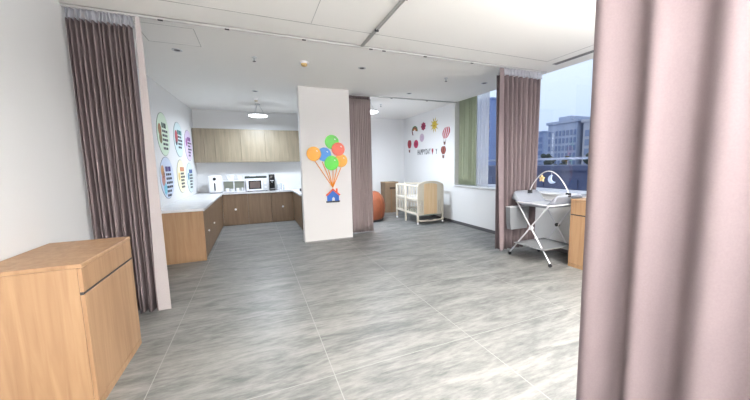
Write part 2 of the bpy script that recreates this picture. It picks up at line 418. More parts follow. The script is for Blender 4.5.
# ------------------------------------------------------------------ kitchen
def knob(parent, p, axis, r=.018):
    b = BM(); prof = [(r * .55, 0), (r * .55, .008), (r, .012), (r, .02), (r * .6, .025), (.001, .026)]
    if axis == 'y': lathe(b, [(q, p[1] - h) for q, h in prof], (p[0], 0, p[2]), 16, 'y')
    else: lathe(b, [(q, p[0] + h) for q, h in prof], (0, p[1], p[2]), 16, 'x')
    return obj('knob', b, M_white, parent, True)
kg = 'wooden base cabinets under the kitchen worktop'
def base_cab(x0, x1, y0, y1, face, label, knobz=.42, has_knob=True, M=None, gable=False):
    M = M or M_wood_d
    o = thing('base_cabinet', label, 'cabinet', ((x0 + x1) / 2, (y0 + y1) / 2, 0), kg)
    if face == 'y':
        obj('body', box(BM(), x0 + .001, x1 - .001, y0 + .02, y1, .0, .815), M, o)
        d = obj('door', box(BM(), x0 + .002, x1 - .002, y0, y0 + .019, .03, .812, .002, 1), M, o)
        if has_knob: knob(d, ((x0 + x1) / 2, y0, knobz), 'y', .028)
    elif face == 'x':
        obj('body', box(BM(), x0, x1 - .02, y0 + .001, y1 - .001, .0, .815), M, o)
        d = obj('door', box(BM(), x1 - .019, x1, y0 + .002, y1 - .002, .03, .812, .002, 1), M, o)
        if has_knob: knob(d, (x1, (y0 + y1) / 2, knobz), 'x')
    else:
        obj('body', box(BM(), x0 + .02, x1, y0 + .001, y1 - .001, .0, .815), M, o)
        d = obj('door', box(BM(), x0, x0 + .019, y0 + .002, y1 - .002, .03, .812, .002, 1), M, o)
    if gable: obj('end_panel', box(BM(), x0, x1, y0 - .018, y0, 0, .815), M_wood, o)
    return o
ys = [5.664, 6.446, 7.228, 8.01, 8.79]
lb = ['nearest base cabinet of the left counter with pale oak end panel', 'second base cabinet of the left counter from the front',
      'third base cabinet of the left counter from the front', 'last base cabinet of the left counter, by the inner corner']
for i in range(4): base_cab(wall_x(ys[i + 1]) + .004, -.79, ys[i], ys[i + 1], 'x', lb[i], gable=(i == 0), has_knob=(i in (0, 1)))
base_cab(-.785, -.192, 8.794, BACK - .002, 'y', 'base cabinet with white knob under the drinks rack')
base_cab(-.19, .387, 8.794, BACK - .002, 'y', 'plain base cabinet without knob under the microwave', has_knob=False)
base_cab(.389, .968, 8.794, BACK - .002, 'y', 'base cabinet with white knob under the drinking glasses')
base_cab(.97, 1.60, 7.3, 8.79, 'nx', 'base cabinet of the right counter behind the column', has_knob=False)
b = BM()
prism(b, [(wall_x(5.62) + .002, 5.62), (-.765, 5.62), (-.765, 8.765), (.945, 8.765), (.945, 7.28), (1.618, 7.28), (1.618, BACK - .001), (wall_x(BACK) + .002, BACK - .001)], 'z', .818, .858)
bmesh.ops.bevel(b, geom=[e for e in b.edges if abs(e.verts[0].co.z - e.verts[1].co.z) < 1e-4 and e.verts[0].co.z > .85], offset=.006, segments=2, affect='EDGES')
tag(obj('worktop', b, M_marble), 'white U-shaped stone worktop on the kitchen base cabinets', 'worktop')
ug = 'pale oak wall cabinets in the kitchen'
xs = [wall_x(BACK) + .003, -.87, -.27, .33, .93, 1.53]
lu = ['wall cabinet at the left end against the poster wall', 'second wall cabinet from the poster wall, above the white fryer', 'middle wall cabinet above the microwave',
      'fourth wall cabinet from the poster wall, above the drinking glasses', 'wall cabinet at the right end behind the column']
for i in range(5):
    x0, x1 = xs[i], xs[i + 1]
    o = thing('wall_cabinet', 'pale oak ' + lu[i], 'cabinet', ((x0 + x1) / 2, 9.14, 1.64), ug)
    obj('carcass', box(BM(), x0 + .001, x1 - .001, 9.02, BACK - .001, 1.64, 2.49), M_wood_u, o)
    xm = (x0 + x1) / 2
    obj('door', box(BM(), x0 + .002, xm - .001, 9.0, 9.019, 1.635, 2.49, .0015, 1), M_wood_u, o)
    obj('door', box(BM(), xm + .001, x1 - .002, 9.0, 9.019, 1.635, 2.49, .0015, 1), M_wood_u, o)
W = .8585
# air fryer
o = thing('air_fryer', 'white boxy air fryer with round black dial on the worktop', 'air fryer', (-.945, 8.98, W))
b = BM(); box(b, -1.07, -.775, 8.80, 9.12, W + .012, W + .445, .05, 4); obj('housing', b, M_white, o, True, 50)
obj('foot_ring', box(BM(), -1.045, -.80, 8.83, 9.09, W, W + .014), M_dark, o)
obj('drawer_front', box(BM(), -1.045, -.80, 8.792, 8.82, W + .03, W + .30, .02, 3), M_white, o, True, 50)
obj('dial', lathe(BM(), [(.036, 8.802), (.036, 8.786), (.028, 8.78), (.001, 8.78)], (-.922, 0, W + .362), 24, 'y'), M_black, o, True)
obj('handle_slot', box(BM(), -.936, -.908, 8.778, 8.796, W + .07, W + .26, .005), M_black, o)
# drinks rack with two tiers
o = thing('cup_rack', 'white two-tier wire rack holding cups beside the fryer', 'rack', (-.50, 9.02, W))
for x in (-.755, -.50, -.245):
    b = BM(); tube(b, [(x, 8.9, W), (x, 8.9, W + .30), (x, 9.14, W + .30), (x, 9.14, W)], .011, 8); obj('side_frame', b, M_white, o, True)
b = BM(); box(b, -.765, -.235, 8.89, 9.15, W + .285, W + .305, .004); obj('top_tray', b, M_white, o)
b = BM(); box(b, -.765, -.235, 8.89, 9.15, W + .006, W + .018, .003); obj('bottom_tray', b, M_white, o)
b = BM(); box(b, -.745, -.255, 9.135, 9.142, W + .02, W + .285); obj('back_mesh', b, mat('rack_mesh', (188, 194, 178), .7), o)
M_cer = mat('white_porcelain', (238, 238, 240), .2, coat=.4)
def cup(name, x, y, z, r, h, label, grp):
    o = thing(name, label, 'cup' if name != 'bowl' else 'bowl', (x, y, z), grp)
    if name == 'bowl':
        obj('vessel', lathe(BM(), [(r * .45, z), (r * .8, z + h * .45), (r, z + h), (r * .94, z + h), (r * .6, z + h * .35), (.001, z + h * .2)], (x, y, 0), 24), M_cer, o, True, 60)
        obj('foot', lathe(BM(), [(r * .42, z + .004), (r * .45, z), (.001, z)], (x, y, 0), 20), M_cer, o, True)
    else:
        obj('vessel', lathe(BM(), [(r * .8, z), (r, z + h * .3), (r, z + h), (r * .9, z + h), (r * .88, z + .01), (.001, z + .01)], (x, y, 0), 24), M_cer, o, True, 60)
        b = BM(); tube(b, [(x + r * .95, y, z + h * .8), (x + r * 1.5, y, z + h * .7), (x + r * 1.5, y, z + h * .35), (x + r * .95, y, z + h * .25)], .006, 8); obj('handle', b, M_cer, o, True)
cup('bowl', -.575, 9.02, W + .306, .115, .15, 'larger white bowl on top of the cup rack, left', 'bowls on the rack')
cup('bowl', -.355, 9.02, W + .306, .085, .125, 'smaller white bowl on top of the cup rack, right', 'bowls on the rack')
cup('mug', -.665, 8.97, W + .019, .045, .085, 'white mug in the left bay of the cup rack, outer end', 'mugs in the rack')
cup('mug', -.555, 9.00, W + .019, .035, .07, 'small white mug in the left bay of the cup rack, by the divider', 'mugs in the rack')
cup('mug', -.42, 8.97, W + .019, .045, .085, 'white mug in the right bay of the cup rack, by the divider', 'mugs in the rack')
cup('mug', -.30, 9.00, W + .019, .03, .09, 'slim white mug in the right bay of the cup rack, outer end', 'mugs in the rack')
# microwave
o = thing('microwave', 'white microwave oven with dark window on the worktop', 'microwave', (.09, 9.02, W))
x0, x1, y0, y1, z0, z1 = -.205, .335, 8.84, 9.2, W + .02, W + .345
obj('case', box(BM(), x0, x1, y0 + .02, y1, z0, z1, .008), M_white, o, True, 50)
d = obj('door', box(BM(), x0 + .004, .20, y0, y0 + .021, z0 + .004, z1 - .004, .006), M_white, o, True, 50)
obj('door_window', box(BM(), -.145, .165, y0 - .003, y0 + .004, z0 + .045, z1 - .055, .004), M_black, d)
obj('inner_view', box(BM(), -.115, .135, y0 - .0045, y0, z0 + .075, z1 - .085), mat('oven_view', (98, 84, 80), .4), d)
obj('control_panel', box(BM(), .206, x1 - .004, y0, y0 + .021, z0 + .004, z1 - .004, .006), mat('panel_grey', (205, 206, 210), .4), o, True, 50)
for zz in (z0 + .09, z0 + .19):
    obj('dial', lathe(BM(), [(.028, y0 + .001), (.026, y0 - .018), (.001, y0 - .02)], (.268, 0, zz), 20, 'y'), M_white, o, True)
for xx in (x0 + .04, x1 - .04):
    for yy in (y0 + .05, y1 - .05): obj('foot', lathe(BM(), [(.015, W), (.018, z0 + .002)], (xx, yy, 0), 12), M_dark, o, True)
o = thing('serving_tray', 'dark flat serving tray lying on top of the microwave', 'tray', (.05, 9.02, z1))
obj('tray_base', box(BM(), -.23, .31, 8.87, 9.17, z1 + .001, z1 + .013, .004), M_dark, o)
b = BM()
for a in ((-.23, .31, 8.87, 8.882), (-.23, .31, 9.158, 9.17), (-.23, -.218, 8.882, 9.158), (.298, .31, 8.882, 9.158)): box(b, a[0], a[1], a[2], a[3], z1 + .012, z1 + .055, .003)
obj('tray_rim', b, mat('tray_green', (46, 56, 52), .4), o)
o = thing('storage_box', 'small white box standing in the dark tray on the microwave', 'box', (-.03, 8.98, z1 + .014))
obj('box_body', box(BM(), -.11, .04, 8.89, 9.10, z1 + .0135, z1 + .062, .004), M_white, o)
obj('box_lid', box(BM(), -.114, .044, 8.886, 9.104, z1 + .06, z1 + .074, .003), M_white, o)
# coffee machine
o = thing('coffee_machine', 'tall black coffee machine right of the microwave', 'coffee machine', (.44, 9.0, W))
obj('base', box(BM(), .37, .515, 8.86, 9.16, W, W + .04, .008), M_black, o, True, 50)
obj('tower', box(BM(), .37, .515, 9.02, 9.16, W + .04, W + .44, .008), M_black, o, True, 50)
obj('brew_head', box(BM(), .37, .515, 8.87, 9.02, W + .25, W + .44, .01), M_black, o, True, 50)
obj('display', box(BM(), .395, .49, 8.866, 8.872, W + .265, W + .285), mat('silver_strip', (205, 205, 210), .3), o)
obj('spout', lathe(BM(), [(.02, W + .25), (.014, W + .215), (.001, W + .215)], (.442, 8.93, 0), 14), M_steel, o, True)
obj('drip_tray', box(BM(), .385, .50, 8.875, 9.0, W + .04, W + .052, .003), M_steel, o)
# glasses
M_tumbler = see_through('tumbler_glass', (236, 240, 244), .42, .1)
for i, (x, y, r, h) in enumerate(((.60, 8.95, .03, .16), (.68, 9.0, .028, .18), (.745, 8.95, .028, .15))):
    b = lathe(BM(), [(r * .8, W), (r, W + h), (r * .92, W + h), (r * .72, W + .012), (.001, W + .012)], (x, y, 0), 20)
    tag(obj('drinking_glass', b, M_tumbler, None, True, 60), ['clear drinking glass nearest the coffee machine', 'middle and tallest clear drinking glass on the worktop', 'shortest clear drinking glass, farthest from the coffee machine'][i], 'glass', 'drinking glasses on the worktop')
b = lathe(BM(), [(.03, W), (.034, W + .01), (.03, W + .07), (.001, W + .075)], (1.10, 8.2, 0), 16)
tag(obj('small_jar', b, M_dark, None, True), 'small dark jar on the right worktop beside the column', 'jar')

# ------------------------------------------------------------------ round posters on the left wall
pg = 'round information posters on the kitchen wall'
def poster(y, z, ry, rz, tint, head, label, figs, lines, seed):
    rnd = random.Random(seed)
    X0 = wall_x(y); o = thing('wall_poster', label, 'poster', (X0, y, z), pg); X = X0 + .001
    obj('rim', prism(BM(), ell(y, z, ry, rz, 40), 'x', X, X + .004), mat('poster_rim', tuple(int(t * .72) for t in tint), .5), o)
    obj('panel', prism(BM(), ell(y, z, ry - .011, rz - .011, 40), 'x', X + .003, X + .006), mat('poster_panel', tint, .6), o)
    # header glyph row: the wall is read with +Y to the right
    def row(nm, zc, hh, ya, yb, col, cell):
        b = BM(); yy = ya
        while yy < yb - cell * .5:
            wd = min(cell * rnd.uniform(.7, 1.5), yb - yy)
            box(b, X + .0055, X + .008, yy, yy + wd, zc - hh * .5, zc + hh * .5)
            yy += wd + cell * .25
        obj(nm, b, mat(nm + '_ink', col, .6), o)
    row('heading', z + rz * .42, .09, y - ry * .22, y + ry * .66, head, .10)
    for k in range(lines):
        zc = z + rz * .16 - k * rz * .2
        half = ry * math.sqrt(max(.05, 1 - ((zc - z) / rz) ** 2))
        row('text_line', zc, .042, y - ry * .18, y + half * rnd.uniform(.55, .85), (44, 40, 56), .085)
    for (dy, dz, r1, col) in figs:
        obj('picture', prism(BM(), ell(y + dy * ry, z + dz * rz, r1 * .85, r1 * 1.05, 20), 'x', X + .0055, X + .0085), mat('poster_picture', col, .6), o)
    o.rotation_euler.z = -math.atan(WK)
poster(6.71, 2.11, .36, .385, (205, 222, 200), (30, 60, 48), 'round pale green poster, upper one nearest the viewer', [(-.55, .18, .10, (150, 104, 60)), (-.5, -.2, .09, (120, 110, 70))], 5, 1)
poster(6.70, 1.335, .41, .38, (196, 206, 224), (60, 40, 110), 'round pale blue poster, lower one nearest the viewer', [(-.62, .32, .10, (200, 150, 100)), (-.58, -.05, .11, (196, 140, 130)), (-.5, .14, .07, (70, 46, 60)), (-.4, -.5, .1, (120, 190, 210))], 6, 2)
poster(7.73, 2.10, .365, .362, (202, 220, 222), (40, 110, 110), 'round teal-edged poster in the middle of the upper row', [(-.5, .15, .12, (190, 80, 90)), (-.55, -.12, .08, (50, 44, 70))], 4, 3)
poster(7.69, 1.335, .335, .352, (232, 226, 196), (190, 110, 70), 'round pale yellow poster in the middle of the lower row', [(-.55, .0, .08, (220, 190, 120))], 5, 4)
poster(8.56, 2.03, .355, .36, (216, 200, 226), (120, 60, 130), 'round lilac poster, upper one nearest the wall cabinets', [(-.5, .2, .09, (160, 90, 150))], 5, 5)
poster(8.46, 1.28, .325, .35, (208, 220, 216), (40, 70, 140), 'round pale mint poster, lower one above the worktop corner', [(-.5, .1, .08, (90, 140, 170))], 5, 6)

# ------------------------------------------------------------------ balloon decoration on the column
Yc = 6.052
o = thing('wall_decoration', 'colourful acrylic balloon bunch carrying a small blue house on the column', 'wall decoration', (1.43, Yc, .78))
def balloon(x, z, r, col, lay, rz=None):
    y1 = Yc - .004 - lay * .006
    b = BM(); lathe(b, [(r, y1 + .005), (r, y1 - .001), (r * .96, y1 - .005), (.001, y1 - .006)], (x, 0, z), 40, 'y')
    bl = obj('balloon', b, mat('balloon_acrylic', col, .3), o, True, 10)
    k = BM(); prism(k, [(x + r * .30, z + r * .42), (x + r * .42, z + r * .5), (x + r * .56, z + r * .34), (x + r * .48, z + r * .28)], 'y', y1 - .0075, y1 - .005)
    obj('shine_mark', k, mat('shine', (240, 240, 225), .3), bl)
balloon(1.448, 1.965, .138, (64, 196, 20), 0)
balloon(1.567, 1.825, .132, (222, 72, 14), 2)
balloon(1.288, 1.722, .136, (4, 128, 212), 0)
balloon(1.085, 1.735, .138, (240, 164, 8), 1)
balloon(1.62, 1.60, .13, (232, 164, 4), 0)
balloon(1.425, 1.555, .142, (62, 200, 22), 2)
for (x, z) in ((1.10, 1.60), (1.24, 1.59), (1.36, 1.42), (1.45, 1.42), (1.53, 1.45), (1.62, 1.48)):
    b = BM(); tube(b, [(x, Yc - .004, z), (1.435, Yc - .004, 1.07)], .0085, 6); obj('string', b, mat('string_orange', (232, 140, 10), .5), o, True)
hs = obj('house', prism(BM(), [(1.31, .80), (1.55, .80), (1.55, .93), (1.43, 1.03), (1.31, .93)], 'y', Yc - .016, Yc - .001), mat('house_blue', (10, 94, 186), .4), o)
obj('roof', prism(BM(), [(1.28, .925), (1.43, 1.055), (1.49, 1.0), (1.49, 1.05), (1.525, 1.05), (1.525, .97), (1.58, .925), (1.555, .90), (1.43, 1.012), (1.305, .90)], 'y', Yc - .02, Yc - .012), mat('roof_orange', (206, 66, 18), .4), hs)
obj('doorway', prism(BM(), [(1.41, .805), (1.46, .805), (1.46, .86), (1.435, .88), (1.41, .86)], 'y', Yc - .019, Yc - .015), mat('door_white', (240, 240, 240), .4), hs)
obj('house_base', box(BM(), 1.29, 1.565, Yc - .02, Yc - .001, .772, .805), mat('base_navy', (28, 34, 50), .4), hs)

# ------------------------------------------------------------------ stickers on the alcove wall
sg = 'stickers on the alcove wall'
XW = WX - .001
def sticker(name, label, cat, y, z): return thing(name, label, cat, (XW, y, z), sg)
def flat(nm, pts, col, parent, lay=0): return obj(nm, prism(BM(), pts, 'x', XW - .003 - lay * .002, XW - lay * .002), mat(nm + '_vinyl', tuple(int(q * .88) for q in col), .5), parent)
o = sticker('rainbow_sticker', 'small green and brown rainbow-shaped sticker, leftmost of the upper row', 'sticker', 8.58, 2.59)
for k, (r0, r1, col) in enumerate(((.19, .14, (84, 130, 70)), (.14, .09, (150, 60, 60)), (.09, .05, (214, 150, 70)))):
    pts = ell(8.52, 2.52, r0, r0 * .8, 14, math.radians(10), math.radians(190)) + ell(8.52, 2.52, r1, r1 * .8, 14, math.radians(10), math.radians(190))[::-1]
    flat('rainbow_band', pts, col, o, k)
flat('rainbow_tail', [(8.66, 2.55), (8.71, 2.53), (8.66, 2.40), (8.60, 2.40)], (120, 44, 50), o, 1)
o = sticker('flower_sticker', 'dark crimson round flower sticker left of the sun sticker', 'sticker', 7.99, 2.6)
flat('petals', [(7.99 + (.125 + .015 * math.cos(8 * a)) * math.cos(a), 2.6 + (.11 + .012 * math.cos(8 * a)) * math.sin(a)) for a in [2 * math.pi * i / 48 for i in range(48)]], (168, 30, 82), o)
flat('flower_centre', ell(7.99, 2.6, .045, .04, 16), (120, 20, 60), o, 1)
o = sticker('sun_sticker', 'yellow sun sticker with spiky rays at the top of the wall', 'sticker', 7.39, 2.56)
for i in range(10):
    a = 2 * math.pi * i / 10; f = lambda rr, aa: (7.39 + rr * math.cos(aa), 2.565 + rr * math.sin(aa))
    flat('ray', [f(.125, a - .2), f(.215, a), f(.125, a + .2)], (228, 200, 84) if i % 2 else (200, 180, 90), o)
flat('disc', ell(7.39, 2.565, .115, .115, 28), (238, 208, 76), o)
flat('face_mark', ell(7.40, 2.555, .05, .03, 16, math.pi, 2 * math.pi), (200, 140, 50), o, 1)
def hot_air(y, z, ry, rz, cols, bz, label, tilt=0):
    o = sticker('hot_air_balloon_sticker', label, 'sticker', y, z)
    def E(t0, t1):
        L_, R_ = [], []
        for i in range(15):
            v = -1 + 2 * i / 14; wv = math.sqrt(max(0, 1 - v * v)) * (1 if v > 0 else (1 + .25 * v))
            L_.append((y + ry * wv * t0 + tilt * v, z + rz * v)); R_.append((y + ry * wv * t1 + tilt * v, z + rz * v))
        return L_[1:-1] + R_[1:-1][::-1]
    nst = len(cols)
    for i, col in enumerate(cols): flat('stripe', E(-1 + 2 * i / nst, -1 + 2 * (i + 1) / nst), col, o)
    yb = y - tilt
    b = BM(); tube(b, [(XW - .002, yb - ry * .3 , z - rz * .95), (XW - .002, yb - .03 - tilt * .3, bz)], .004, 6); tube(b, [(XW - .002, yb + ry * .3, z - rz * .95), (XW - .002, yb + .03 - tilt * .3, bz)], .004, 6)
    obj('rope', b, mat('rope_grey', (110, 96, 90), .6), o)
    flat('basket', [(yb - .05 - tilt * .3, bz + .03), (yb + .05 - tilt * .3, bz + .03), (yb + .035 - tilt * .3, bz - .05), (yb - .035 - tilt * .3, bz - .05)], (130, 92, 80), o, 1)
RD, WT = (206, 34, 62), (240, 230, 232)
hot_air(6.83, 2.30, .165, .165, [RD, WT, RD, WT, RD, WT, RD], 2.05, 'red and white striped hot air balloon sticker beside the window', -.05)
hot_air(6.95, 1.86, .12, .12, [(140, 70, 62), (176, 96, 80), (120, 60, 56), (176, 96, 80), (140, 70, 62)], 1.70, 'brown hot air balloon sticker right of the black lettering')
hot_air(8.87, 2.14, .13, .15, [(150, 30, 46), (200, 60, 70), (140, 26, 44), (200, 60, 70), (150, 30, 46)], 1.93, 'dark red hot air balloon sticker, leftmost on the alcove wall')
o = sticker('flower_sticker', 'bright pink oval flower sticker beside the dark red balloon sticker', 'sticker', 8.44, 2.12)
flat('petals', ell(8.44, 2.12, .14, .125, 28), (206, 40, 96), o)
flat('flower_centre', ell(8.44, 2.12, .06, .05, 18), (160, 24, 70), o, 1)
o = sticker('swirl_sticker', 'pale lilac swirl sticker in the middle of the stickers', 'sticker', 8.08, 2.28)
flat('disc', ell(8.08, 2.28, .13, .12, 28), (218, 196, 214), o)
b = BM(); tube(b, [(XW - .004, 8.08 + (.02 + .0105 * i) * math.cos(i * .7) * .9, 2.28 + (.02 + .0105 * i) * math.sin(i * .7) * .8) for i in range(9)], .006, 6)
obj('swirl', b, mat('swirl_mauve', (186, 150, 184), .5), o)
def letters(parent, nm, txt, yl, zb, width, height, col):
    cu = bpy.data.curves.new('t', 'FONT'); cu.body = txt; cu.extrude = .001; cu.offset = .025
    to = bpy.data.objects.new('t', cu); C.objects.link(to)
    dg = bpy.context.evaluated_depsgraph_get(); me = bpy.data.meshes.new_from_object(to.evaluated_get(dg))
    bm = BM(); bm.from_mesh(me); bpy.data.objects.remove(to); bpy.data.curves.remove(cu); bpy.data.meshes.remove(me)
    xs_ = [v.co.x for v in bm.verts]; ys_ = [v.co.y for v in bm.verts]
    for v in bm.verts:
        u = (v.co.x - min(xs_)) / (max(xs_) - min(xs_)); q = (v.co.y - min(ys_)) / (max(ys_) - min(ys_))
        v.co = (XW - .002 - v.co.z, yl - u * width, zb + q * height)
    return obj(nm, bm, mat(nm + '_vinyl', col, .5), parent)
o = sticker('lettering_sticker', 'row of black capital letters with a red heart on the alcove wall', 'lettering', 7.8, 1.78)
for i, ch in enumerate('HAPPYDAY'): letters(o, 'letter', ch, 8.34 - i * .096, 1.785, .075, .155, (26, 24, 32))
flat('heart', [(7.49, 1.755), (7.445, 1.88), (7.45, 1.93), (7.47, 1.94), (7.49, 1.91), (7.51, 1.94), (7.53, 1.93), (7.535, 1.88)], (178, 40, 62), o)
letters(o, 'letter', 'Y', 7.33, 1.775, .085, .14, (36, 38, 44))

# ------------------------------------------------------------------ crib alcove furniture
def crib(name, label, x0, x1, y0, y1):
    o = thing(name, label, 'crib', ((x0 + x1) / 2, (y0 + y1) / 2, 0))
    t = .045
    for (x, y) in ((x0, y0), (x1 - t, y0), (x0, y1 - t), (x1 - t, y1 - t)):
        obj('post', box(BM(), x, x + t, y, y + t, .06, .97, .006), M_crib, o, True, 50)
        b = BM(); lathe(b, [(.022, y + t / 2 - .012), (.028, y + t / 2 - .008), (.028, y + t / 2 + .008), (.022, y + t / 2 + .012)], (x + t / 2, 0, .029), 18, 'y')
        box(b, x + t / 2 - .01, x + t / 2 + .01, y + t / 2 - .012, y + t / 2 + .012, .045, .065)
        obj('caster', b, M_white, o, True, 50)
    # long side rails and slats
    for x in (x0, x1 - t):
        b = BM(); box(b, x + .008, x + .037, y0 + t, y1 - t, .94, .985, .006); obj('top_rail', b, M_crib, o)
        b = BM(); box(b, x + .008, x + .037, y0 + t, y1 - t, .60, .655, .006); obj('middle_rail', b, M_crib, o)
        b = BM(); box(b, x + .008, x + .037, y0 + t, y1 - t, .235, .29, .006); obj('bottom_rail', b, M_crib, o)
        ns = max(4, int((y1 - y0) / .115))
        for k in range(1, ns):
            yy = y0 + t + (y1 - y0 - 2 * t) * k / ns
            obj('slat', box(BM(), x + .015, x + .03, yy - .011, yy + .011, .285, .945, .003, 1), M_crib, o)
    # end panels
    obj('middle_post', box(BM(), x0 - .004, x0 + .041, y0 + .66, y0 + .705, .0, 1.03, .006), M_crib, o, True, 50)
    for e, y in enumerate((y0, y1 - t)):
        slat_ends = e == 1
        xa, xb = x0 + t, x1 - t; xm = (xa + xb) / 2
        if slat_ends:
            b = BM(); box(b, xa, xb, y + .008, y + .037, .93, .985, .006); box(b, xa, xb, y + .008, y + .037, .60, .65, .006); box(b, xa, xb, y + .008, y + .037, .235, .29, .006); obj('end_rails', b, M_crib, o)
            for k in range(1, 7):
                xx = xa + (xb - xa) * k / 7; obj('slat', box(BM(), xx - .011, xx + .011, y + .015, y + .03, .285, .935, .003, 1), M_crib, o)
        else:
            arch = [(x0 + .02, .95)] + [(xm + (xm - x0 - .02) * u, 1.0 + .085 * (1 - abs(u) ** 2.6)) for u in [-1 + i / 7 for i in range(15)]] + [(x1 - .02, .95)]
            b = BM(); prism(b, arch + [(x1 - .02, .93)] + [(xm + (xm - x0 - .06) * u, .955 + .075 * (1 - abs(u) ** 2.6)) for u in [1 - i / 7 for i in range(15)]] + [(x0 + .02, .93)], 'y', y + .004, y + .041); obj('arched_rail', b, M_crib, o)
            pw = .19
            obj('head_panel', prism(BM(), [(xm - pw, .25)] + [(xm + pw, .25)] + [(xm + pw * math.cos(a), .985 + .045 * math.sin(a)) for a in [math.pi * i / 10 for i in range(11)]], 'y', y + .010, y + .035), M_wood_c, o)
            for sgn in (-1, 1):
                xi, xo = xm + sgn * pw, (x1 - t if sgn > 0 else x0 + t)
                lo, hi = min(xi, xo), max(xi, xo)
                obj('side_panel', prism(BM(), [(lo, .60), (hi, .60), (hi, .975 if sgn > 0 else 1.0), (lo, 1.0 if sgn > 0 else .975)], 'y', y + .012, y + .033), M_crib, o)
                b = BM(); box(b, lo, hi, y + .012, y + .033, .235, .29); wv = (hi - lo)
                for k in range(3): box(b, lo + wv * (.0 + .375 * k), lo + wv * (.25 + .375 * k), y + .012, y + .033, .285, .605)
                obj('slot_panel', b, M_crib, o)
        if not slat_ends:
            rk = [(x0 - .0, .10), (x0 + .1, .078), (xm, .065), (x1 - .1, .078), (x1, .10), (x1, .135), (x1 - .1, .115), (xm, .10), (x0 + .1, .115), (x0, .135)]
            obj('rocker', prism(BM(), rk, 'y', y - .02, y + .004), M_crib, o)
    obj('mattress', box(BM(), x0 + t, x1 - t, y0 + t, y1 - t, .56, .64, .02, 3), mat('mattress_cloth', (226, 224, 222), .9), o, True, 50)
    obj('bed_board', box(BM(), x0 + t, x1 - t, y0 + t, y1 - t, .535, .558), M_crib, o)
    b = BM(); n_ = 10; grid = []
    for i in range(n_ + 1):
        grid.append([b.verts.new((x0 + t + (x1 - x0 - 2 * t) * i / n_, y0 + t + (y1 - y0 - 2 * t) * j / n_, .225 - .09 * math.sin(math.pi * i / n_) ** .6 * math.sin(math.pi * j / n_) ** .6)) for j in range(n_ + 1)])
    for i in range(n_):
        for j in range(n_): b.faces.new((grid[i][j], grid[i + 1][j], grid[i + 1][j + 1], grid[i][j + 1]))
    solid(obj('storage_net', b, mat('net_green_grey', (178, 190, 180), .9), o, True))
    return o
crib('baby_crib', 'ivory baby crib with arched wooden headboard in the alcove corner', 3.67, 4.43, 6.62, 7.88)
# brown carton behind
o = thing('cardboard_box', 'tall brown cardboard box standing against the alcove back wall', 'box', (3.94, 8.98, 0))
M_card = mat('cardboard', (136, 113, 90), .85, noise=.08, scale=6)
obj('carton_body', box(BM(), 3.75, 4.2, 8.82, 9.2, 0, .94, .004), M_card, o)
obj('top_flap', box(BM(), 3.745, 4.205, 8.815, 9.205, .94, .965, .004), mat('cardboard_top', (168, 144, 114), .85), o)
obj('hand_hole', box(BM(), 3.90, 4.10, 8.815, 8.822, .74, .80, .003), mat('hole_dark', (74, 58, 46), .9), o)
obj('tape', box(BM(), 3.93, 3.98, 8.816, 8.822, 0, .74), mat('tape_tan', (140, 106, 76), .4), o)
# orange pouf chair
o = thing('pouf_chair', 'rounded orange-tan leather pouf half hidden by the alcove curtain', 'pouf', (2.86, 7.80, 0))
b = lathe(BM(), [(.33, .05), (.375, .12), (.40, .28), (.405, .42), (.385, .56), (.33, .68), (.24, .76), (.12, .80), (.001, .81)], (2.86, 7.80, 0), 40)
obj('cushion', b, mat('tan_leather', (134, 72, 44), .55, noise=.08, scale=10, bump=.1), o, True)
obj('base', lathe(BM(), [(.33, 0), (.345, .02), (.35, .06), (.30, .065)], (2.86, 7.80, 0), 36), M_dark, o, True)
for k in range(6):
    a = math.pi * k / 3; pr = [(.378, .12), (.403, .28), (.408, .42), (.388, .56), (.333, .68), (.243, .765), (.12, .806)]
    b = BM(); tube(b, [(2.86 + r_ * math.cos(a), 7.80 + r_ * math.sin(a), z_) for r_, z_ in pr], .006, 6); obj('seam_piping', b, mat('seam_brown', (160, 88, 52), .6), o, True)

# ------------------------------------------------------------------ changing table
o = thing('changing_table', 'grey folding baby changing table with crossed white legs by the window', 'changing table', (4.06, 3.38, 0))
TR = .0105
M_grey = mat('grey_oxford_cloth', (146, 150, 159), .85, noise=.06, scale=120, bump=.1)
M_greyl = mat('pale_grey_pad', (196, 200, 206), .8)
for x in (3.80, 4.36):
    L0, L1 = (x, 3.745, .05), (x, 3.06, .885); Q0, Q1 = (x + .02, 3.01, .05), (x + .02, 3.64, .875)
    if x > 4: L0, L1, Q0, Q1 = (x, 3.66, .05), (x, 3.06, .885), (x + .02, 3.06, .05), (x + .02, 3.64, .875)
    b = BM(); tube(b, [L0, L1], TR, 12); obj('leg', b, M_wmetal, o, True)
    b = BM(); tube(b, [Q0, Q1], TR, 12); obj('leg', b, M_wmetal, o, True)
    b = BM(); lathe(b, [(.028, x - .012), (.028, x + .036)], (0, 3.35, .515), 16, 'x'); obj('pivot_cap', b, M_dark if x > 4 else M_wmetal, o, True)
    for (px, py) in ((L0[0], L0[1]), (Q0[0], Q0[1])):
        b = BM(); lathe(b, [(.02, px - .014), (.026, px - .010), (.026, px + .010), (.02, px + .014)], (0, py, .0265), 18, 'x'); box(b, px - .008, px + .008, py - .012, py + .012, .03, .06)
        obj('caster', b, M_dark, o, True, 50)
rim = []
X0t, X1t, Y0t, Y1t = 3.80, 4.40, 3.03, 3.68
for (cx_, cy_, a0) in ((X1t - .06, Y1t - .06, 0), (X0t + .06, Y1t - .06, 90), (X0t + .06, Y0t + .06, 180), (X1t - .06, Y0t + .06, 270)):
    for k in range(5):
        a = math.radians(a0 + 22.5 * k); rim.append((cx_ + .06 * math.cos(a), cy_ + .06 * math.sin(a), .885))
b = BM(); tube(b, rim, TR, 10, closed=True); obj('top_frame', b, M_wmetal, o, True)
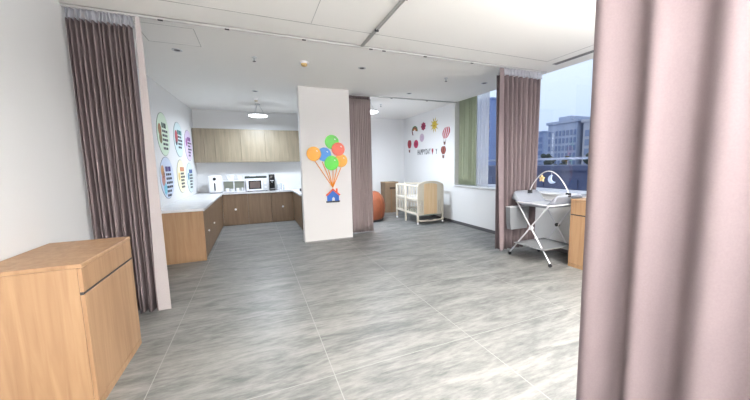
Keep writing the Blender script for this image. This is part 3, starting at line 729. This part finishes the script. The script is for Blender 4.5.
# padded tub: ends raised, long sides low
b = BM(); NU, NV = 24, 16; grid = []
for i in range(NU + 1):
    u = -1 + 2 * i / NU; row = []
    for j in range(NV + 1):
        v = -1 + 2 * j / NV
        ends = max(0, (abs(u) - .66) / .34) ** .9; sides = max(0, (abs(v) - .7) / .3) ** 1.5
        wing = .20 if u > 0 else .19
        rd = min(1, max(0, (1 - abs(v)) / .35)); rd = .25 + .75 * math.sqrt(1 - (1 - rd) ** 2)
        z = .85 + wing * ends * rd + .045 * sides * (1 - .3 * abs(u))
        row.append(b.verts.new((4.10 + v * .305 + .0, 3.355 + u * (.345 + .03 * ends), z)))
    grid.append(row)
for i in range(NU):
    for j in range(NV): b.faces.new((grid[i][j], grid[i + 1][j], grid[i + 1][j + 1], grid[i][j + 1]))
k = obj('padded_tray', b, M_grey, o, True); md = k.modifiers.new('solid', 'SOLIDIFY'); md.thickness = .022; md.offset = -1
b = BM(); box(b, 3.90, 4.30, 3.16, 3.56, .857, .875, .008, 2); obj('changing_pad', b, M_greyl, o, True, 50)
b = BM(); box(b, 4.05, 4.22, 3.22, 3.26, .876, .886, .004); obj('safety_strap', b, M_dark, o)
b = BM(); box(b, 4.16, 4.50, 2.97, 3.01, .99, 1.03, .012, 3); obj('side_pocket', b, mat('slate_cloth', (104, 110, 122), .9), o, True, 50)
b = BM(); tube(b, [(4.10 + .0 * i, 3.655 - .665 * i / 20, 1.05 + .315 * math.sin(math.pi * i / 20) ** .8) for i in range(21)], .0075, 10); obj('toy_arch', b, M_white, o, True)
for y in (3.655, 2.99):
    obj('arch_clip', box(BM(), 4.07, 4.13, y - .025, y + .025, 1.005, 1.06, .008), M_black, o)
# lower shelf cloth sagging between the legs
b = BM(); grid = []
for i in range(9):
    grid.append([b.verts.new((3.72 + .64 * i / 8, 3.05 + .53 * j / 8, .25 - .03 * math.sin(math.pi * i / 8) * math.sin(math.pi * j / 8))) for j in range(9)])
for i in range(8):
    for j in range(8): b.faces.new((grid[i][j], grid[i + 1][j], grid[i + 1][j + 1], grid[i][j + 1]))
k = obj('lower_shelf', b, mat('shelf_cloth', (126, 128, 132), .9), o, True); solid(k, .012)
b = BM(); tube(b, [(3.72, 3.05, .25), (4.36, 3.05, .25), (4.36, 3.58, .25), (3.72, 3.58, .25)], .008, 8, closed=True); obj('shelf_frame', b, M_steel, o, True)
# net basket on the far end
b = BM(); bx0, bx1, by0, by1, bz0, bz1 = 3.72, 4.06, 3.70, 3.745, .44, .80
BK = []
for z, gr in ((bz0, .0), (bz0 + .1, .02), (bz1, .035)):
    BK.append([b.verts.new(q) for q in ((bx0 - gr, 3.655, z), (bx1 + gr, 3.655, z), (bx1 + gr, 3.735 + gr * .2, z), (bx0 - gr, 3.735 + gr * .2, z))])
for A, B_ in zip(BK, BK[1:]):
    for q in range(4): b.faces.new((A[q], A[(q + 1) % 4], B_[(q + 1) % 4], B_[q]))
b.faces.new(BK[0][::-1])
k = obj('net_basket', b, see_through('basket_net', (176, 180, 184), .75), o); solid(k, .002)
b = BM(); tube(b, [(3.685, 3.655, .80), (4.095, 3.655, .80), (4.095, 3.742, .80), (3.685, 3.742, .80)], .006, 8, closed=True); obj('basket_rim', b, M_greyl, o, True)
# hanging toys
tg = 'soft toys hanging from the arch of the changing table'
t = thing('hanging_toy', 'small yellow star-shaped toy hanging from the changing table arch', 'toy', (4.10, 3.44, 1.2), tg)
pts = [(3.44 + (.05 if i % 2 == 0 else .026) * math.sin(math.pi * i / 5), 1.25 + (.055 if i % 2 == 0 else .028) * math.cos(math.pi * i / 5)) for i in range(10)]
b = prism(BM(), pts, 'x', 4.086, 4.114); obj('star', b, mat('cream_yellow', (238, 206, 150), .8), t)
b = BM(); tube(b, [(4.10, 3.44, 1.30), (4.10, 3.44, 1.314)], .003, 6); obj('loop', b, M_white, t)
t = thing('hanging_toy', 'small blue moon-shaped toy hanging from the changing table arch', 'toy', (4.10, 3.26, 1.19), tg)
mo = ell(3.262, 1.245, .062, .065, 18, math.radians(-140), math.radians(80)) + ell(3.225, 1.262, .055, .055, 12, math.radians(-110), math.radians(50))[::-1]
b = prism(BM(), mo, 'x', 4.086, 4.114); obj('moon', b, mat('powder_blue', (190, 208, 242), .8), t)
b = BM(); tube(b, [(4.10, 3.275, 1.306), (4.10, 3.275, 1.338)], .003, 6); obj('loop', b, M_white, t)

# ------------------------------------------------------------------ bedside cabinets
ng = 'oak bedside cabinets'
def bedside(label, x0, x1, y0, y1, top, dz, face, M):
    o = thing('bedside_cabinet', label, 'cabinet', ((x0 + x1) / 2, (y0 + y1) / 2, 0), ng)
    s_ = 1 if face == '+x' else -1
    fx = x1 if s_ > 0 else x0
    xa, xb = (x0, x1 - .021) if s_ > 0 else (x0 + .021, x1)
    obj('body', box(BM(), xa, xb, y0 + .002, y1 - .002, 0.0, top - .026), M, o)
    obj('top', box(BM(), x0 - .0 if s_ > 0 else x0 - .004, x1 + .004 if s_ > 0 else x1, y0, y1, top - .025, top, .003, 1), M_wood, o)
    a, b_ = sorted((fx, fx - s_ * .02))
    obj('drawer', box(BM(), a, b_, y0 + .003, y1 - .003, dz + .008, top - .028, .002, 1), M, o)
    obj('door', box(BM(), a, b_, y0 + .003, y1 - .003, .05, dz - .008, .002, 1), M, o)
    a, b_ = sorted((fx - s_ * .004, fx - s_ * .022))
    obj('shadow_gap', box(BM(), a, b_, y0 + .003, y1 - .003, dz - .009, dz + .009), M_dark, o)
    obj('plinth', box(BM(), min(fx, fx - s_ * .02) + (0 if s_ < 0 else 0), max(fx, fx - s_ * .02), y0 + .003, y1 - .003, 0, .046), M, o)
bedside('oak bedside cabinet in the left corner before the dark curtain', LEFT + .013, -.985, 2.35, 3.15, .945, .76, '+x', M_wood)
bedside('oak bedside cabinet under the window beside the changing table', 4.12, WX - .014, 2.17, 2.965, .975, .755, '-x', M_wood)

# ------------------------------------------------------------------ outside the window
b = BM(); box(b, 6, 400, -150, 320, -14.2, -14); o = struct('ground', b, mat('asphalt', (120, 124, 134), .9))
def building(label, x, y0, y1, dep, top, col, rows, cols, wcol, roofs=()):
    o = thing('building', label, 'building', (x + dep / 2, (y0 + y1) / 2, -14), 'city buildings beyond the window')
    Mb = mat('facade', col, .9, noise=.03, scale=1)
    obj('facade', box(BM(), x, x + dep, y0, y1, -14, top), Mb, o)
    obj('parapet', box(BM(), x - .3, x + dep + .3, y0 - .3, y1 + .3, top, top + .5), Mb, o)
    Mw = mat('facade_glass', wcol, .3)
    first = None
    zlo = -1.0
    for r_ in range(rows):
        for c_ in range(cols):
            zc = zlo + (top - 1.2 - zlo) * (r_ + .5) / rows; yc = y0 + (y1 - y0) * (c_ + .5) / cols
            hz, hy = (top - zlo) / rows * .30, (y1 - y0) / cols * .27
            if first is None:
                b = BM(); box(b, -.12, .05, -hy, hy, -hz, hz); first = bpy.data.meshes.new('window_panel'); b.to_mesh(first); b.free(); first.materials.append(Mw)
            q = bpy.data.objects.new('window_panel', first); C.objects.link(q); q.parent = o
            q.location = (x - (x + dep / 2), yc - (y0 + y1) / 2, zc + 14)
    for (a, b2, h) in roofs:
        obj('roof_block', box(BM(), x + 2, x + 6, a, b2, top + .4, top + h), Mb, o)
    return o
building('grey-blue office block with rows of windows beyond the window', 58, 41.2, 47.6, 14, 9.2, (168, 178, 200), 6, 8, (116, 132, 168), [(44, 46.8, 1.6), (41.6, 43.4, 1.1)])
building('paler beige-grey wing of the office block with few windows', 58.6, 36.6, 40.4, 12, 8.9, (196, 196, 204), 5, 2, (140, 152, 180), [(38, 40.2, .9)])
building('blue-grey tower at the right edge of the window view', 74, 40.5, 46.4, 14, 10.6, (140, 156, 188), 7, 4, (96, 114, 156), [(41.5, 44, 1.2)])
building('distant pale blue block at the left edge of the window view', 92, 77, 92, 14, 11.6, (160, 176, 206), 5, 5, (120, 140, 180))
building('far blue tower seen between the window curtains', 60, 67, 82, 14, 18.5, (130, 150, 196), 8, 6, (100, 120, 170))
building('low slate-blue annexe below the sightline outside', 30, 12, 44, 12, .6, (84, 92, 120), 1, 8, (70, 80, 112))
def tree(x, y, h, r, label):
    o = thing('tree', label, 'tree', (x, y, -14), 'trees at the foot of the office block')
    b = BM(); tube(b, [(x, y, -14), (x, y, -14 + h * .55), (x + .2, y, -14 + h * .85)], [.35, .25, .08], 8); obj('trunk', b, mat('bark', (70, 60, 56), .9), o, True)
    rnd = random.Random(int(x * 7 + y)); b = BM()
    for k in range(16):
        a = rnd.uniform(0, 6.28); q = rnd.uniform(0, r * .75); zz = -14 + h * rnd.uniform(.62, .95)
        t = bmesh.new(); bmesh.ops.create_icosphere(t, subdivisions=2, radius=r * rnd.uniform(.3, .5))
        for v in t.verts: v.co *= rnd.uniform(.85, 1.15)
        merge(b, t, Matrix.Translation((x + q * math.cos(a), y + q * math.sin(a), zz)))
    obj('crown', b, mat('dark_foliage', (62, 74, 70), .95), o)
tree(50, 40.6, 17.6, 1.4, 'dark slender tree leftmost before the office block')
tree(50, 37.4, 17.2, 1.0, 'dark tree in the middle before the office block')
tree(50, 33.4, 17.8, 1.7, 'dark broad tree before the paler wing of the office block')
